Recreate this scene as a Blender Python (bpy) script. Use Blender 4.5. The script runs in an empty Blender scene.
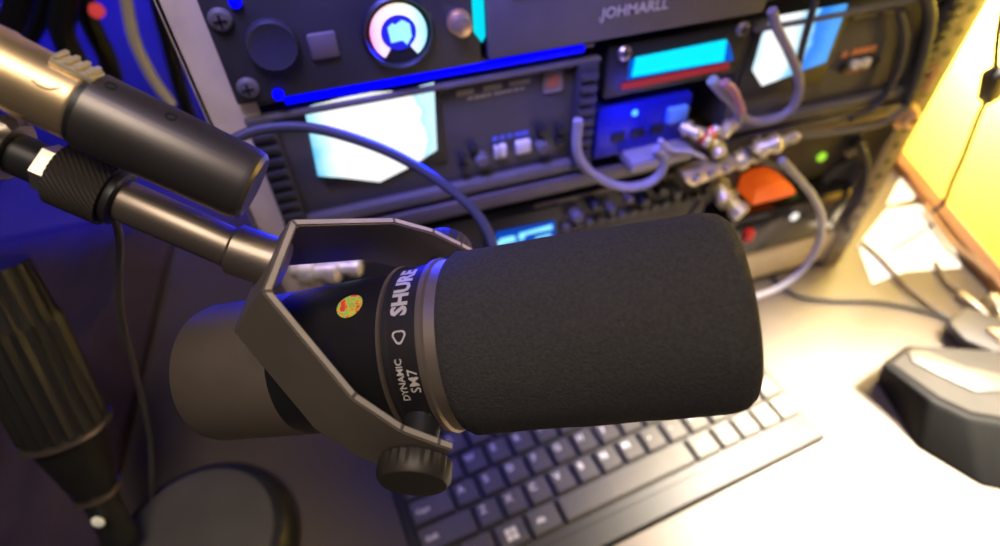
import bpy, bmesh, math, random
from mathutils import Vector, Matrix, noise
random.seed(4)
SC = bpy.context.scene
COL = SC.collection
PI = math.pi

# ------------------------------------------------------------------ viewing geometry (world: desk top z=0, rack along X, Z up)
F = 570.3
H = 0.42
RX = Vector((0.94940841, -0.24106392, 0.20127558))
RY = Vector((-0.31312926, -0.67777006, 0.66526522))
RZ = Vector((-0.02395289, -0.69463367, -0.71896476))
CAM = Vector((0, 0, H))
YF = 0.287                                   # front plane of the rack


def ray(px, py):
    v = Vector((px - 500, py - 273, F))
    return Vector((RX.dot(v), RY.dot(v), RZ.dot(v)))


def cam(px, py, d):
    return CAM + ray(px, py) * (d / F)


def dirw(v):
    v = Vector(v)
    return Vector((RX.dot(v), RY.dot(v), RZ.dot(v)))


def desk(px, py, z=0.0):
    r = ray(px, py)
    return CAM + r * ((z - H) / r.z)


def aty(px, py, y=YF):
    r = ray(px, py)
    return CAM + r * (y / r.y)


# ------------------------------------------------------------------ materials
MATS = {}


def mat(name, col, rough=0.5, metal=0.0, var=0.12, scale=40, bump=0.0, bscale=400, emit=None, es=0, spec=0.5, coat=0.0):
    if name in MATS:
        return MATS[name]
    m = bpy.data.materials.new(name)
    m.use_nodes = True
    nt = m.node_tree
    b = nt.nodes['Principled BSDF']
    b.inputs['Roughness'].default_value = rough
    b.inputs['Metallic'].default_value = metal
    b.inputs['Specular IOR Level'].default_value = spec
    b.inputs['Coat Weight'].default_value = coat
    tc = nt.nodes.new('ShaderNodeTexCoord')
    n = nt.nodes.new('ShaderNodeTexNoise')
    n.inputs['Scale'].default_value = scale
    n.inputs['Detail'].default_value = 4
    nt.links.new(tc.outputs['Object'], n.inputs['Vector'])
    r = nt.nodes.new('ShaderNodeValToRGB')
    r.color_ramp.elements[0].position = 0.3
    r.color_ramp.elements[1].position = 0.7
    lo = [c * (1 - var) for c in col]
    hi = [min(1, c * (1 + var)) for c in col]
    r.color_ramp.elements[0].color = (*lo, 1)
    r.color_ramp.elements[1].color = (*hi, 1)
    nt.links.new(n.outputs['Fac'], r.inputs['Fac'])
    nt.links.new(r.outputs['Color'], b.inputs['Base Color'])
    if bump:
        n2 = nt.nodes.new('ShaderNodeTexNoise')
        n2.inputs['Scale'].default_value = bscale
        n2.inputs['Detail'].default_value = 3
        nt.links.new(tc.outputs['Object'], n2.inputs['Vector'])
        bp = nt.nodes.new('ShaderNodeBump')
        bp.inputs['Strength'].default_value = bump
        bp.inputs['Distance'].default_value = 0.0006
        nt.links.new(n2.outputs['Fac'], bp.inputs['Height'])
        nt.links.new(bp.outputs['Normal'], b.inputs['Normal'])
    if emit:
        b.inputs['Emission Color'].default_value = (*emit, 1)
        b.inputs['Emission Strength'].default_value = es
    MATS[name] = m
    return m


def brushed(name, col, rough=0.35, metal=0.9, axis=0, stretch=(6, 900, 900)):
    if name in MATS:
        return MATS[name]
    m = mat(name, col, rough, metal, var=0.08)
    nt = m.node_tree
    b = nt.nodes['Principled BSDF']
    tc = nt.nodes.new('ShaderNodeTexCoord')
    mp = nt.nodes.new('ShaderNodeMapping')
    mp.inputs['Scale'].default_value = stretch
    n = nt.nodes.new('ShaderNodeTexNoise')
    n.inputs['Scale'].default_value = 1
    nt.links.new(tc.outputs['Object'], mp.inputs['Vector'])
    nt.links.new(mp.outputs['Vector'], n.inputs['Vector'])
    bp = nt.nodes.new('ShaderNodeBump')
    bp.inputs['Strength'].default_value = 0.15
    bp.inputs['Distance'].default_value = 0.0002
    nt.links.new(n.outputs['Fac'], bp.inputs['Height'])
    nt.links.new(bp.outputs['Normal'], b.inputs['Normal'])
    return m


def glow(name, col, s):
    return mat(name, [c * 0.1 for c in col], 0.5, emit=col, es=s, var=0.02, spec=0.1)


M_foam = mat('foam', (0.060, 0.056, 0.055), 1.0, var=0.18, scale=900, bump=0.9, bscale=1500, spec=0.15)
M_body = mat('mic_enamel', (0.022, 0.021, 0.024), 0.33, 0.3, bump=0.1, bscale=2500)
M_tail = mat('mic_tail_enamel', (0.15, 0.12, 0.095), 0.42, 0.3, bump=0.15, bscale=2500)
M_ring = mat('ring_metal', (0.42, 0.34, 0.27), 0.38, 0.8)
M_strap = mat('strap_paint', (0.19, 0.16, 0.13), 0.5, 0.35, bump=0.15, bscale=2500)
M_print = mat('print_grey', (0.62, 0.58, 0.52), 0.6, var=0.03)
M_preamp = brushed('preamp_metal', (0.16, 0.145, 0.135), 0.42, 0.85)
M_rod = brushed('rod_metal', (0.33, 0.27, 0.22), 0.4, 0.85)
M_gold = mat('gold_nickel', (0.92, 0.68, 0.38), 0.4, 0.9, var=0.1, scale=60)
M_chrome = mat('nut_chrome', (0.5, 0.44, 0.36), 0.38, 0.95)
M_black = mat('black_plastic', (0.018, 0.018, 0.020), 0.45)
M_knurl = mat('knurl_black', (0.05, 0.042, 0.036), 0.5, 0.3)
M_rubber = mat('cable_black', (0.035, 0.035, 0.038), 0.5)
M_cgrey = mat('cable_grey', (0.34, 0.32, 0.32), 0.5)
M_cpale = mat('cable_pale', (0.5, 0.47, 0.46), 0.5)
M_panel = mat('panel_dark', (0.045, 0.043, 0.048), 0.5)
M_panelg = mat('panel_grey', (0.13, 0.12, 0.12), 0.55)
M_unit = mat('unit_grey', (0.085, 0.08, 0.08), 0.5)
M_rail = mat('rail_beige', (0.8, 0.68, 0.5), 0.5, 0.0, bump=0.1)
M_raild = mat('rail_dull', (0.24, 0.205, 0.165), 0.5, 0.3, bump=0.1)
M_beige = mat('beige_bar', (0.62, 0.53, 0.38), 0.5, 0.1)
M_shelf = mat('shelf_metal', (0.16, 0.14, 0.125), 0.45, 0.4)
M_blueport = mat('blue_port', (0.15, 0.4, 0.8), 0.4)
M_bluebox = mat('blue_shell', (0.008, 0.012, 0.35), 0.35)
M_orange = mat('orange_plastic', (1.0, 0.2, 0.02), 0.4, emit=(1, 0.12, 0.01), es=0.45)  # emission added to brighten the orange plastic, which is no lamp
M_red = mat('red_plastic', (0.75, 0.03, 0.03), 0.4)
M_yellowp = mat('yellow_plastic', (0.7, 0.6, 0.08), 0.4)
M_tape = mat('orange_print', (0.75, 0.25, 0.1), 0.5)
M_white = mat('white_key', (0.85, 0.8, 0.65), 0.5)
M_bluetx = mat('blue_print', (0.15, 0.2, 0.75), 0.5)
M_paper = mat('white_paper', (0.95, 0.94, 0.92), 0.7, var=0.03)
M_wood = mat('base_wood', (0.28, 0.12, 0.04), 0.5, var=0.3, scale=25)
M_key = mat('key_plastic', (0.085, 0.076, 0.06), 0.42, spec=0.9)
M_kbody = mat('keyboard_case', (0.03, 0.027, 0.025), 0.55)
M_dock = mat('dock_black', (0.005, 0.005, 0.005), 0.6, spec=0.12)
M_docktop = mat('dock_grey', (0.03, 0.027, 0.024), 0.7, spec=0.15)
M_puck = mat('disc_grey', (0.10, 0.095, 0.09), 0.6, bump=0.2)
M_cloth = mat('purple_cloth', (0.05, 0.032, 0.06), 0.9, bump=0.3, bscale=900)
M_wall = mat('wall_blue_wash', (0.02, 0.02, 0.20), 0.8)  # blue wash of the wall lights partly put into the base colour
M_floor = mat('floor_dark', (0.05, 0.04, 0.035), 0.8)
G_blue = glow('led_blue', (0.0, 0.0, 1.0), 2.5)
G_cyan = glow('lcd_cyan', (0.0, 0.72, 1.0), 1.25)
G_green = glow('led_green', (0.45, 0.9, 0.05), 1.0)
G_whitel = glow('led_white', (1, 0.95, 0.9), 1.2)
G_redl = glow('led_red', (1, 0.08, 0.08), 0.5)


def desk_material():
    m = mat('desk_laminate', (0.12, 0.096, 0.077), 0.5, spec=0.5, var=0.10, scale=14, bump=0.12, bscale=600)
    return m


M_desk = desk_material()


def screen_material(name, kind):
    m = bpy.data.materials.new(name)
    m.use_nodes = True
    nt = m.node_tree
    b = nt.nodes['Principled BSDF']
    b.inputs['Base Color'].default_value = (0.02, 0.03, 0.04, 1)
    tc = nt.nodes.new('ShaderNodeTexCoord')
    sep = nt.nodes.new('ShaderNodeSeparateXYZ')
    nt.links.new(tc.outputs['Generated'], sep.inputs[0])
    nz = nt.nodes.new('ShaderNodeTexNoise')
    nz.inputs['Scale'].default_value = 3.0
    nt.links.new(tc.outputs['Generated'], nz.inputs['Vector'])
    add = nt.nodes.new('ShaderNodeMath'); add.operation = 'MULTIPLY_ADD'
    add.inputs[1].default_value = 0.22
    nt.links.new(nz.outputs['Fac'], add.inputs[0])
    r = nt.nodes.new('ShaderNodeValToRGB')
    e = r.color_ramp.elements
    if kind == 'white':
        nt.links.new(sep.outputs['X'], add.inputs[2])
        e[0].position = 0.09; e[0].color = (0.05, 0.55, 1, 1)
        e[1].position = 1.14; e[1].color = (0.2, 0.75, 1, 1)
        for p, c in ((0.22, (0.62, 0.95, 1, 1)), (0.32, (1, 1, 1, 1)), (0.95, (1, 1, 0.98, 1)), (1.06, (0.6, 0.9, 1, 1))):
            x = e.new(min(p, 1.0)); x.color = c
    else:
        nt.links.new(sep.outputs['X'], add.inputs[2])
        e[0].position = 0.10; e[0].color = (0.55, 0.85, 1, 1)
        e[1].position = 0.98; e[1].color = (0.05, 0.35, 0.9, 1)
        for p, c in ((0.22, (1, 1, 1, 1)), (0.52, (0.9, 0.98, 1, 1)), (0.64, (0.3, 0.7, 1, 1)), (0.74, (0.25, 0.65, 1, 1)), (0.80, (0.0, 0.2, 0.85, 1)), (0.9, (0.02, 0.25, 0.9, 1))):
            x = e.new(p); x.color = c
    nt.links.new(add.outputs[0], r.inputs['Fac'])
    nt.links.new(r.outputs['Color'], b.inputs['Emission Color'])
    b.inputs['Emission Strength'].default_value = 1.15
    return m


def ring_material():
    m = bpy.data.materials.new('rainbow_ring')
    m.use_nodes = True
    nt = m.node_tree
    b = nt.nodes['Principled BSDF']
    tc = nt.nodes.new('ShaderNodeTexCoord')
    sep = nt.nodes.new('ShaderNodeSeparateXYZ')
    nt.links.new(tc.outputs['Generated'], sep.inputs[0])
    r = nt.nodes.new('ShaderNodeValToRGB')
    e = r.color_ramp.elements
    e[0].position = 0.0; e[0].color = (1, 0.12, 0.2, 1)
    e[1].position = 1.0; e[1].color = (0.05, 0.75, 0.4, 1)
    for p, c in ((0.14, (1, 0.62, 0.72, 1)), (0.4, (1, 0.75, 0.42, 1)), (0.65, (0.9, 0.95, 0.6, 1)), (0.86, (0.4, 0.95, 0.7, 1))):
        x = e.new(p); x.color = c
    nt.links.new(sep.outputs['X'], r.inputs['Fac'])
    nt.links.new(r.outputs['Color'], b.inputs['Emission Color'])
    b.inputs['Emission Strength'].default_value = 0.9
    return m


def holo_material():
    m = bpy.data.materials.new('holographic_foil')
    m.use_nodes = True
    nt = m.node_tree
    b = nt.nodes['Principled BSDF']
    tc = nt.nodes.new('ShaderNodeTexCoord')
    w = nt.nodes.new('ShaderNodeTexNoise')
    w.inputs['Scale'].default_value = 330
    nt.links.new(tc.outputs['Object'], w.inputs['Vector'])
    r = nt.nodes.new('ShaderNodeValToRGB')
    e = r.color_ramp.elements
    e[0].color = (0.9, 0.12, 0.08, 1); e[1].color = (0.9, 0.2, 0.15, 1)
    for p, c in ((0.38, (0.95, 0.08, 0.05, 1)), (0.46, (0.95, 0.75, 0.05, 1)), (0.54, (0.15, 0.8, 0.15, 1)), (0.62, (0.95, 0.5, 0.05, 1))):
        x = e.new(p); x.color = c
    nt.links.new(w.outputs['Fac'], r.inputs['Fac'])
    nt.links.new(r.outputs['Color'], b.inputs['Base Color'])
    b.inputs['Roughness'].default_value = 0.35
    return m


# ------------------------------------------------------------------ object helpers
def tag(o, label, cat, group=None, kind=None):
    if label: o['label'] = label
    if cat: o['category'] = cat
    if group: o['group'] = group
    if kind: o['kind'] = kind
    return o


def thing(name, label, cat, loc=(0, 0, 0), rot=None, group=None):
    o = bpy.data.objects.new(name, None)
    o.empty_display_size = 0.01
    COL.objects.link(o)
    mtx = Matrix.Translation(Vector(loc))
    if rot is not None:
        mtx = mtx @ rot.to_4x4()
    o.matrix_world = mtx
    return tag(o, label, cat, group)


def obj(name, bm, m, parent=None, label=None, smooth=True):
    me = bpy.data.meshes.new(name)
    bm.normal_update()
    bm.to_mesh(me)
    bm.free()
    for x in (m if isinstance(m, (list, tuple)) else [m]):
        me.materials.append(x)
    o = bpy.data.objects.new(name, me)
    COL.objects.link(o)
    if parent is not None:
        o.parent = parent
    if smooth:
        for p in me.polygons: p.use_smooth = True
        try:
            me.set_sharp_from_angle(angle=math.radians(35))
        except Exception:
            pass
    if label: o['label'] = label
    return o


def wm(o):
    return o.matrix_world.copy() if o.parent is None else wm(o.parent) @ o.matrix_basis


def worldpart(name, bm, m, parent, label=None, smooth=True):
    """bm is in world coordinates, parent may be moved/rotated"""
    if parent is not None:
        bm.transform(wm(parent).inverted())
    return obj(name, bm, m, parent, label, smooth)


def new():
    return bmesh.new()


def box(bm, c, s, bev=0.0, rot=None, mi=0):
    r = bmesh.ops.create_cube(bm, size=1)
    vs = r['verts']
    for v in vs:
        v.co = Vector((v.co.x * s[0], v.co.y * s[1], v.co.z * s[2]))
    if bev > 0:
        es = set(e for v in vs for e in v.link_edges)
        rb = bmesh.ops.bevel(bm, geom=list(es), offset=bev, segments=2, affect='EDGES', profile=0.5)
        vs = list(set(rb['verts']) | set(v for v in vs if v.is_valid))
    mt = Matrix.Translation(Vector(c)) @ (rot.to_4x4() if rot is not None else Matrix())
    fs = set()
    for v in vs:
        v.co = mt @ v.co
        fs.update(v.link_faces)
    for f in fs: f.material_index = mi
    return vs


def frame_from(axis, up=(0, 0, 1)):
    a = Vector(axis).normalized()
    u = Vector(up)
    u = (u - a * u.dot(a))
    if u.length < 1e-4:
        u = Vector((1, 0, 0)); u = u - a * u.dot(a)
    u.normalize()
    w = a.cross(u)
    return Matrix((a, w, u)).transposed()     # columns: x=a


def lathe(bm, prof, origin=(0, 0, 0), axis=(1, 0, 0), seg=40, up=(0, 0, 1), caps=True, rib=None, mi=0):
    """prof: list of (s, r) along axis"""
    M = frame_from(axis, up)
    O = Vector(origin)
    rings = []
    for i, (s, r) in enumerate(prof):
        ring = []
        for k in range(seg):
            t = 2 * PI * k / seg
            rr = r
            if rib and rib[0] <= i <= rib[1] and k % 2: rr = r * rib[2]
            ring.append(bm.verts.new(O + M @ Vector((s, rr * math.sin(t), rr * math.cos(t)))))
        rings.append(ring)
    for a, b in zip(rings, rings[1:]):
        for k in range(seg):
            f = bm.faces.new((a[k], a[(k + 1) % seg], b[(k + 1) % seg], b[k]))
            f.material_index = mi
    if caps:
        bm.faces.new(list(reversed(rings[0]))).material_index = mi
        bm.faces.new(rings[-1]).material_index = mi
    return bm


def cyl(bm, a, b, r, seg=24, bev=0.0, **k):
    a = Vector(a); b = Vector(b)
    L = (b - a).length
    e = bev or r * 0.12
    e = min(e, L * 0.3)
    return lathe(bm, [(0, r - e), (e, r), (L - e, r), (L, r - e)], a, b - a, seg, **k)


def spline(pts, n=10):
    pts = [Vector(p) for p in pts]
    P = [pts[0] * 2 - pts[1]] + pts + [pts[-1] * 2 - pts[-2]]
    out = []
    for i in range(1, len(P) - 2):
        p0, p1, p2, p3 = P[i - 1:i + 3]
        for k in range(n):
            t = k / n
            out.append(0.5 * ((2 * p1) + (p2 - p0) * t + (2 * p0 - 5 * p1 + 4 * p2 - p3) * t * t + (3 * p1 - p0 - 3 * p2 + p3) * t ** 3))
    out.append(pts[-1])
    return out


def tube(bm, pts, r, seg=10, n=10, mi=0):
    P = spline(pts, n) if len(pts) > 2 else [Vector(p) for p in pts]
    t0 = (P[1] - P[0]).normalized()
    up = Vector((0, 0, 1)) if abs(t0.z) < 0.9 else Vector((1, 0, 0))
    u = (up - t0 * up.dot(t0)).normalized()
    rings = []
    for i, p in enumerate(P):
        t = (P[min(i + 1, len(P) - 1)] - P[max(i - 1, 0)]).normalized()
        u = (u - t * u.dot(t)).normalized()
        w = t.cross(u)
        rr = r(i / (len(P) - 1)) if callable(r) else r
        rings.append([bm.verts.new(p + rr * (math.cos(2 * PI * k / seg) * u + math.sin(2 * PI * k / seg) * w)) for k in range(seg)])
    for a, b in zip(rings, rings[1:]):
        for k in range(seg):
            bm.faces.new((a[k], b[k], b[(k + 1) % seg], a[(k + 1) % seg])).material_index = mi
    bm.faces.new(rings[0]).material_index = mi
    bm.faces.new(list(reversed(rings[-1]))).material_index = mi
    bmesh.ops.recalc_face_normals(bm, faces=bm.faces[:])
    return bm


def prism(bm, poly, off, bev=0.0, mi=0):
    """poly: list of world Vectors (planar), off: extrusion vector"""
    off = Vector(off)
    a = [bm.verts.new(Vector(p)) for p in poly]
    b = [bm.verts.new(Vector(p) + off) for p in poly]
    fs = [bm.faces.new(a), bm.faces.new(list(reversed(b)))]
    n = len(a)
    for i in range(n):
        fs.append(bm.faces.new((a[(i + 1) % n], a[i], b[i], b[(i + 1) % n])))
    bmesh.ops.recalc_face_normals(bm, faces=fs)
    for f in fs: f.material_index = mi
    if bev:
        es = set(e for f in fs for e in f.edges)
        bmesh.ops.bevel(bm, geom=list(es), offset=bev, segments=2, affect='EDGES', profile=0.5)
    return bm


TXT = {}


def text_faces(s, size=1.0, bold=0.0):
    """returns verts (x,y), faces of a text, centred"""
    key = (s, bold)
    if key not in TXT:
        cu = bpy.data.curves.new('glyphs', 'FONT')
        cu.body = s
        cu.size = 1
        cu.offset = bold
        cu.align_x = 'CENTER'; cu.align_y = 'CENTER'
        cu.resolution_u = 2
        o = bpy.data.objects.new('glyphs', cu)
        COL.objects.link(o)
        bpy.context.view_layer.update()
        dg = bpy.context.evaluated_depsgraph_get()
        me = o.evaluated_get(dg).to_mesh()
        TXT[key] = ([v.co.copy() for v in me.vertices], [list(p.vertices) for p in me.polygons])
        o.evaluated_get(dg).to_mesh_clear()
        bpy.data.objects.remove(o)
        bpy.data.curves.remove(cu)
    vs, fs = TXT[key]
    return [(v.x * size, v.y * size) for v in vs], fs


def add_text(bm, s, size, fn, mi=0, bold=0.0, sub=False):
    vs, fs = text_faces(s, size, bold)
    tmp = [bm.verts.new(fn(x, y)) for x, y in vs]
    for f in fs:
        try:
            bm.faces.new([tmp[i] for i in f]).material_index = mi
        except ValueError:
            pass


# ================================================================== SETTING
bm = new()
box(bm, (0.25, 0.30, -0.0175), (1.35, 1.0, 0.035), 0.003)
tag(obj('desk', bm, M_desk), 'brownish grey laminate desk top, brightly lit at right, under the keyboard and rack', 'desk')
bm = new()
box(bm, (0.3, 0.3, -0.76), (3.2, 3.0, 0.02))
tag(obj('floor', bm, M_floor), 'dark floor below the desk', 'floor', kind='structure')
bm = new()
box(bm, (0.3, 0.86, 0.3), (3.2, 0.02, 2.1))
tag(obj('wall_back', bm, M_wall), 'wall behind the rack, blue light wash partly put into its colour', 'wall', kind='structure')

# ================================================================== RACK
rack = thing('equipment_rack', 'beige steel open equipment rack with two perforated rails standing on the desk', 'rack', (0.2, 0.42, 0))


def rail(x0, x1, side, m, name='rail'):
    bm = new()
    w = x1 - x0
    box(bm, ((x0 + x1) / 2, YF + 0.0015, 0.23), (w, 0.003, 0.46), 0.0008)
    xs = x0 + 0.0015 if side < 0 else x1 - 0.0015
    box(bm, (xs, YF + 0.022, 0.23), (0.003, 0.044, 0.46), 0.0008)
    # mounting holes: dark discs set in the steel
    k = 0
    z = 0.015
    while z < 0.45 and side > 0:
        lathe(bm, [(0, 0.0032), (0.0006, 0.0032)], ((x0 + x1) / 2, YF - 0.0004, z), (0, 1, 0), 14, mi=1)
        z += 0.0159
    return worldpart(name, bm, [m, M_black], rack)


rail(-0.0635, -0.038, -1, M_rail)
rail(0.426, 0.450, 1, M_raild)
bm = new(); box(bm, (0.193, YF + 0.012, 0.028), (0.505, 0.02, 0.038), 0.002)
worldpart('bottom_bar', bm, M_beige, rack)
bm = new(); box(bm, (0.193, 0.43, 0.004), (0.50, 0.24, 0.006), 0.001)
worldpart('bottom_plate', bm, M_shelf, rack)
for x in (-0.055, 0.441):
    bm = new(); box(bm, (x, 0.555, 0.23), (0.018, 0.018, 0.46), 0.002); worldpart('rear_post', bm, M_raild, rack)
for x in (-0.055, 0.441):
    for z in (0.012, 0.445):
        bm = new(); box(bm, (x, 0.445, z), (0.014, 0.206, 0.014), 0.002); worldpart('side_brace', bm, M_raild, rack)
bm = new()
box(bm, (0.193, 0.37, 0.1815), (0.46, 0.165, 0.003), 0.0006)
box(bm, (0.193, YF - 0.004, 0.1845), (0.46, 0.003, 0.011), 0.0008)
worldpart('shelf', bm, M_shelf, rack)
bm = new(); box(bm, (0.193, YF + 0.03, 0.176), (0.46, 0.012, 0.007), 0.001)
worldpart('shelf_rib', bm, M_panelg, rack)


def face_fn(y, X, Z, ang=0.0, flip=False):
    def fn(u, v):
        if flip: u, v = -u, -v
        return Vector((X + u * math.cos(ang) - v * math.sin(ang), y, Z + u * math.sin(ang) + v * math.cos(ang)))
    return fn


def screw(parent, X, Z, r, m, y=YF):
    bm = new()
    lathe(bm, [(0, r), (0.0012, r), (0.0026, r * 0.75), (0.003, r * 0.35)], (X, y, Z), (0, -1, 0), 20)
    box(bm, (X, y - 0.0031, Z), (r * 1.1, 0.0006, r * 0.22), 0, mi=1)
    box(bm, (X, y - 0.0031, Z), (r * 0.22, 0.0006, r * 1.1), 0, mi=1)
    return worldpart('screw', bm, [m, M_black], parent)


# ---------------- top unit, knob side
tu = thing('control_panel_unit', 'dark rack unit with two round knobs and glowing rainbow ring display, top left of rack', 'audio unit', (0.02, YF, 0.28))
bm = new()
box(bm, (0.0165, YF + 0.058, 0.317), (0.125, 0.12, 0.074), 0.002)
box(bm, (0.0165, YF - 0.003, 0.3175), (0.125, 0.005, 0.077), 0.0012)
worldpart('housing', bm, M_panel, tu)
bm = new()
lathe(bm, [(0, 0.0113), (0.001, 0.0118), (0.004, 0.0116), (0.0055, 0.0108), (0.0050, 0.0095)], (-0.0215, YF - 0.0055, 0.3065), (0, -1, 0), 48, rib=(1, 2, 0.975))
worldpart('knob', bm, mat('knob_satin', (0.07, 0.07, 0.09), 0.3, 0.4), tu)
bm = new()
box(bm, (0.001, YF - 0.0065, 0.302), (0.0135, 0.003, 0.0125), 0.0013)
worldpart('button', bm, mat('button_brown', (0.15, 0.12, 0.12), 0.5), tu)
CX, CZ = 0.0372, 0.3030
bm = new()
lathe(bm, [(0, 0.0178), (0.003, 0.0178), (0.0045, 0.0165), (0.003, 0.0155), (0.0018, 0.0155)], (CX, YF - 0.0055, CZ), (0, -1, 0), 48)
rim = worldpart('display_rim', bm, M_black, tu)
bm = new()
a0, a1 = math.radians(-55), math.radians(232)
N = 48
yy = YF - 0.0088
for i in range(N):
    t0 = a0 + (a1 - a0) * i / N; t1 = a0 + (a1 - a0) * (i + 1) / N
    q = [bm.verts.new((CX + r * math.cos(t), yy, CZ + r * math.sin(t))) for (r, t) in ((0.0088, t0), (0.0138, t0), (0.0138, t1), (0.0088, t1))]
    bm.faces.new(q)
bmesh.ops.remove_doubles(bm, verts=bm.verts[:], dist=1e-6)
prs = bmesh.ops.extrude_face_region(bm, geom=bm.faces[:])
for v in [g for g in prs['geom'] if isinstance(g, bmesh.types.BMVert)]: v.co.y += 0.0012
worldpart('rainbow_ring', bm, ring_material(), rim, 'glowing rainbow coloured gauge ring')
bm = new()
prism(bm, [(CX + x * .8, yy, CZ + z * .8) for x, z in ((-0.0055, -0.005), (-0.0062, 0.004), (-0.003, 0.0062), (-0.0015, 0.005), (0.003, 0.0072), (0.0072, 0.0045), (0.0075, -0.003), (0.004, -0.0075), (0.0015, -0.0045))], (0, 0.001, 0))
worldpart('readout', bm, glow('readout_cyan', (0.35, 0.85, 1.0), 1.2), rim, 'pale cyan readout block')
bm = new()
lathe(bm, [(0, 0.0085), (0.0005, 0.0085)], (CX, yy + 0.0012, CZ), (0, -1, 0), 36)
worldpart('dial_face', bm, glow('dial_blue', (0.02, 0.02, 0.75), 1.0), rim, 'deep blue dial face')
bm = new()
lathe(bm, [(0, 0.0062), (0.002, 0.0062), (0.002, 0.0048), (0.009, 0.0048), (0.009, 0.0038), (0.0095, 0.003)], (0.068, YF - 0.0055, 0.303), (0, -1, 0), 28)
worldpart('jack', bm, M_gold, tu, 'gold coloured round jack')
for X, Z in ((-0.0395, 0.320), (-0.0385, 0.2875)):
    screw(tu, X, Z, 0.0052, M_panelg, YF - 0.0055)
# cyan strip on the joint
bm = new(); prism(bm, [(0.0755, YF - 0.0062, 0.353), (0.0815, YF - 0.0062, 0.353), (0.0815, YF - 0.0062, 0.2935), (0.0795, YF - 0.0062, 0.2905), (0.0755, YF - 0.0062, 0.2965)], (0, 0.001, 0))
worldpart('light_strip', bm, glow('strip_cyan', (0.0, 0.75, 0.85), 1.0), tu, 'upright cyan light strip')
for X, Z in ((-0.031, 0.3265), (-0.026, 0.2815)):
    bm = new(); lathe(bm, [(0, 0.0028), (0.002, 0.0026), (0.003, 0.001)], (X, YF - 0.0055, Z), (0, -1, 0), 16)
    worldpart('indicator', bm, G_blue, tu, 'blue indicator light')

# ---------------- top unit, lettered side
tg = thing('radio_faceplate_unit', 'wide dark grey rack unit with pale lettering on its face, above the cyan display', 'radio', (0.2, YF, 0.28))
bm = new()
box(bm, (0.168, YF + 0.055, 0.3175), (0.168, 0.12, 0.074), 0.002)
box(bm, (0.168, YF - 0.004, 0.318), (0.171, 0.006, 0.075), 0.0015)
worldpart('housing', bm, M_panelg, tg)
bm = new(); box(bm, (0.145, YF - 0.0077, 0.338), (0.10, 0.0015, 0.052), 0.0006)
worldpart('glass_window', bm, mat('window_grey', (0.3, 0.29, 0.31), 0.25), tg, 'paler grey display window')
bm = new()
add_text(bm, '.JOHMARLL', 0.0083, face_fn(YF - 0.0076, 0.1655, 0.2955), bold=0.015)
worldpart('lettering', bm, M_print, tg, smooth=False)
# right-hand top panel
tr = thing('blank_panel_unit', 'plain dark rack panel with a pale edge line above the right screen', 'rack panel', (0.33, YF, 0.28))
bm = new(); box(bm, (0.340, YF + 0.03, 0.3195), (0.168, 0.06, 0.073), 0.002)
worldpart('housing', bm, M_panel, tr)
bm = new(); box(bm, (0.356, YF - 0.001, 0.2865), (0.10, 0.002, 0.0022), 0.0005)
worldpart('edge_line', bm, M_print, tr, 'pale edge line')

# ---------------- blue LED bar below the top units
lb = thing('led_light_bar', 'thin glowing blue light bar under the top left rack unit', 'light', (0.05, YF, 0.275))
bm = new(); box(bm, (0.055, YF + 0.004, 0.2762), (0.185, 0.010, 0.003), 0.001)
worldpart('channel', bm, M_shelf, lb)
bm = new(); box(bm, (0.058, YF - 0.0015, 0.2755), (0.165, 0.003, 0.0042), 0.001)
worldpart('diffuser', bm, glow('bar_blue', (0.0, 0.0, 1.0), 1.6), lb, 'glowing blue diffuser')


# ---------------- twin screen units
def rowmarks(bm, X, Z, w, h, n, y, mi=0, seed=1):
    rnd = random.Random(seed)
    x = X
    for i in range(n):
        ww = w / n * rnd.uniform(0.55, 0.95)
        box(bm, (x + ww / 2, y, Z), (ww, 0.0006, h * rnd.uniform(0.75, 1.0)), 0, mi=mi)
        x += w / n


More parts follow.
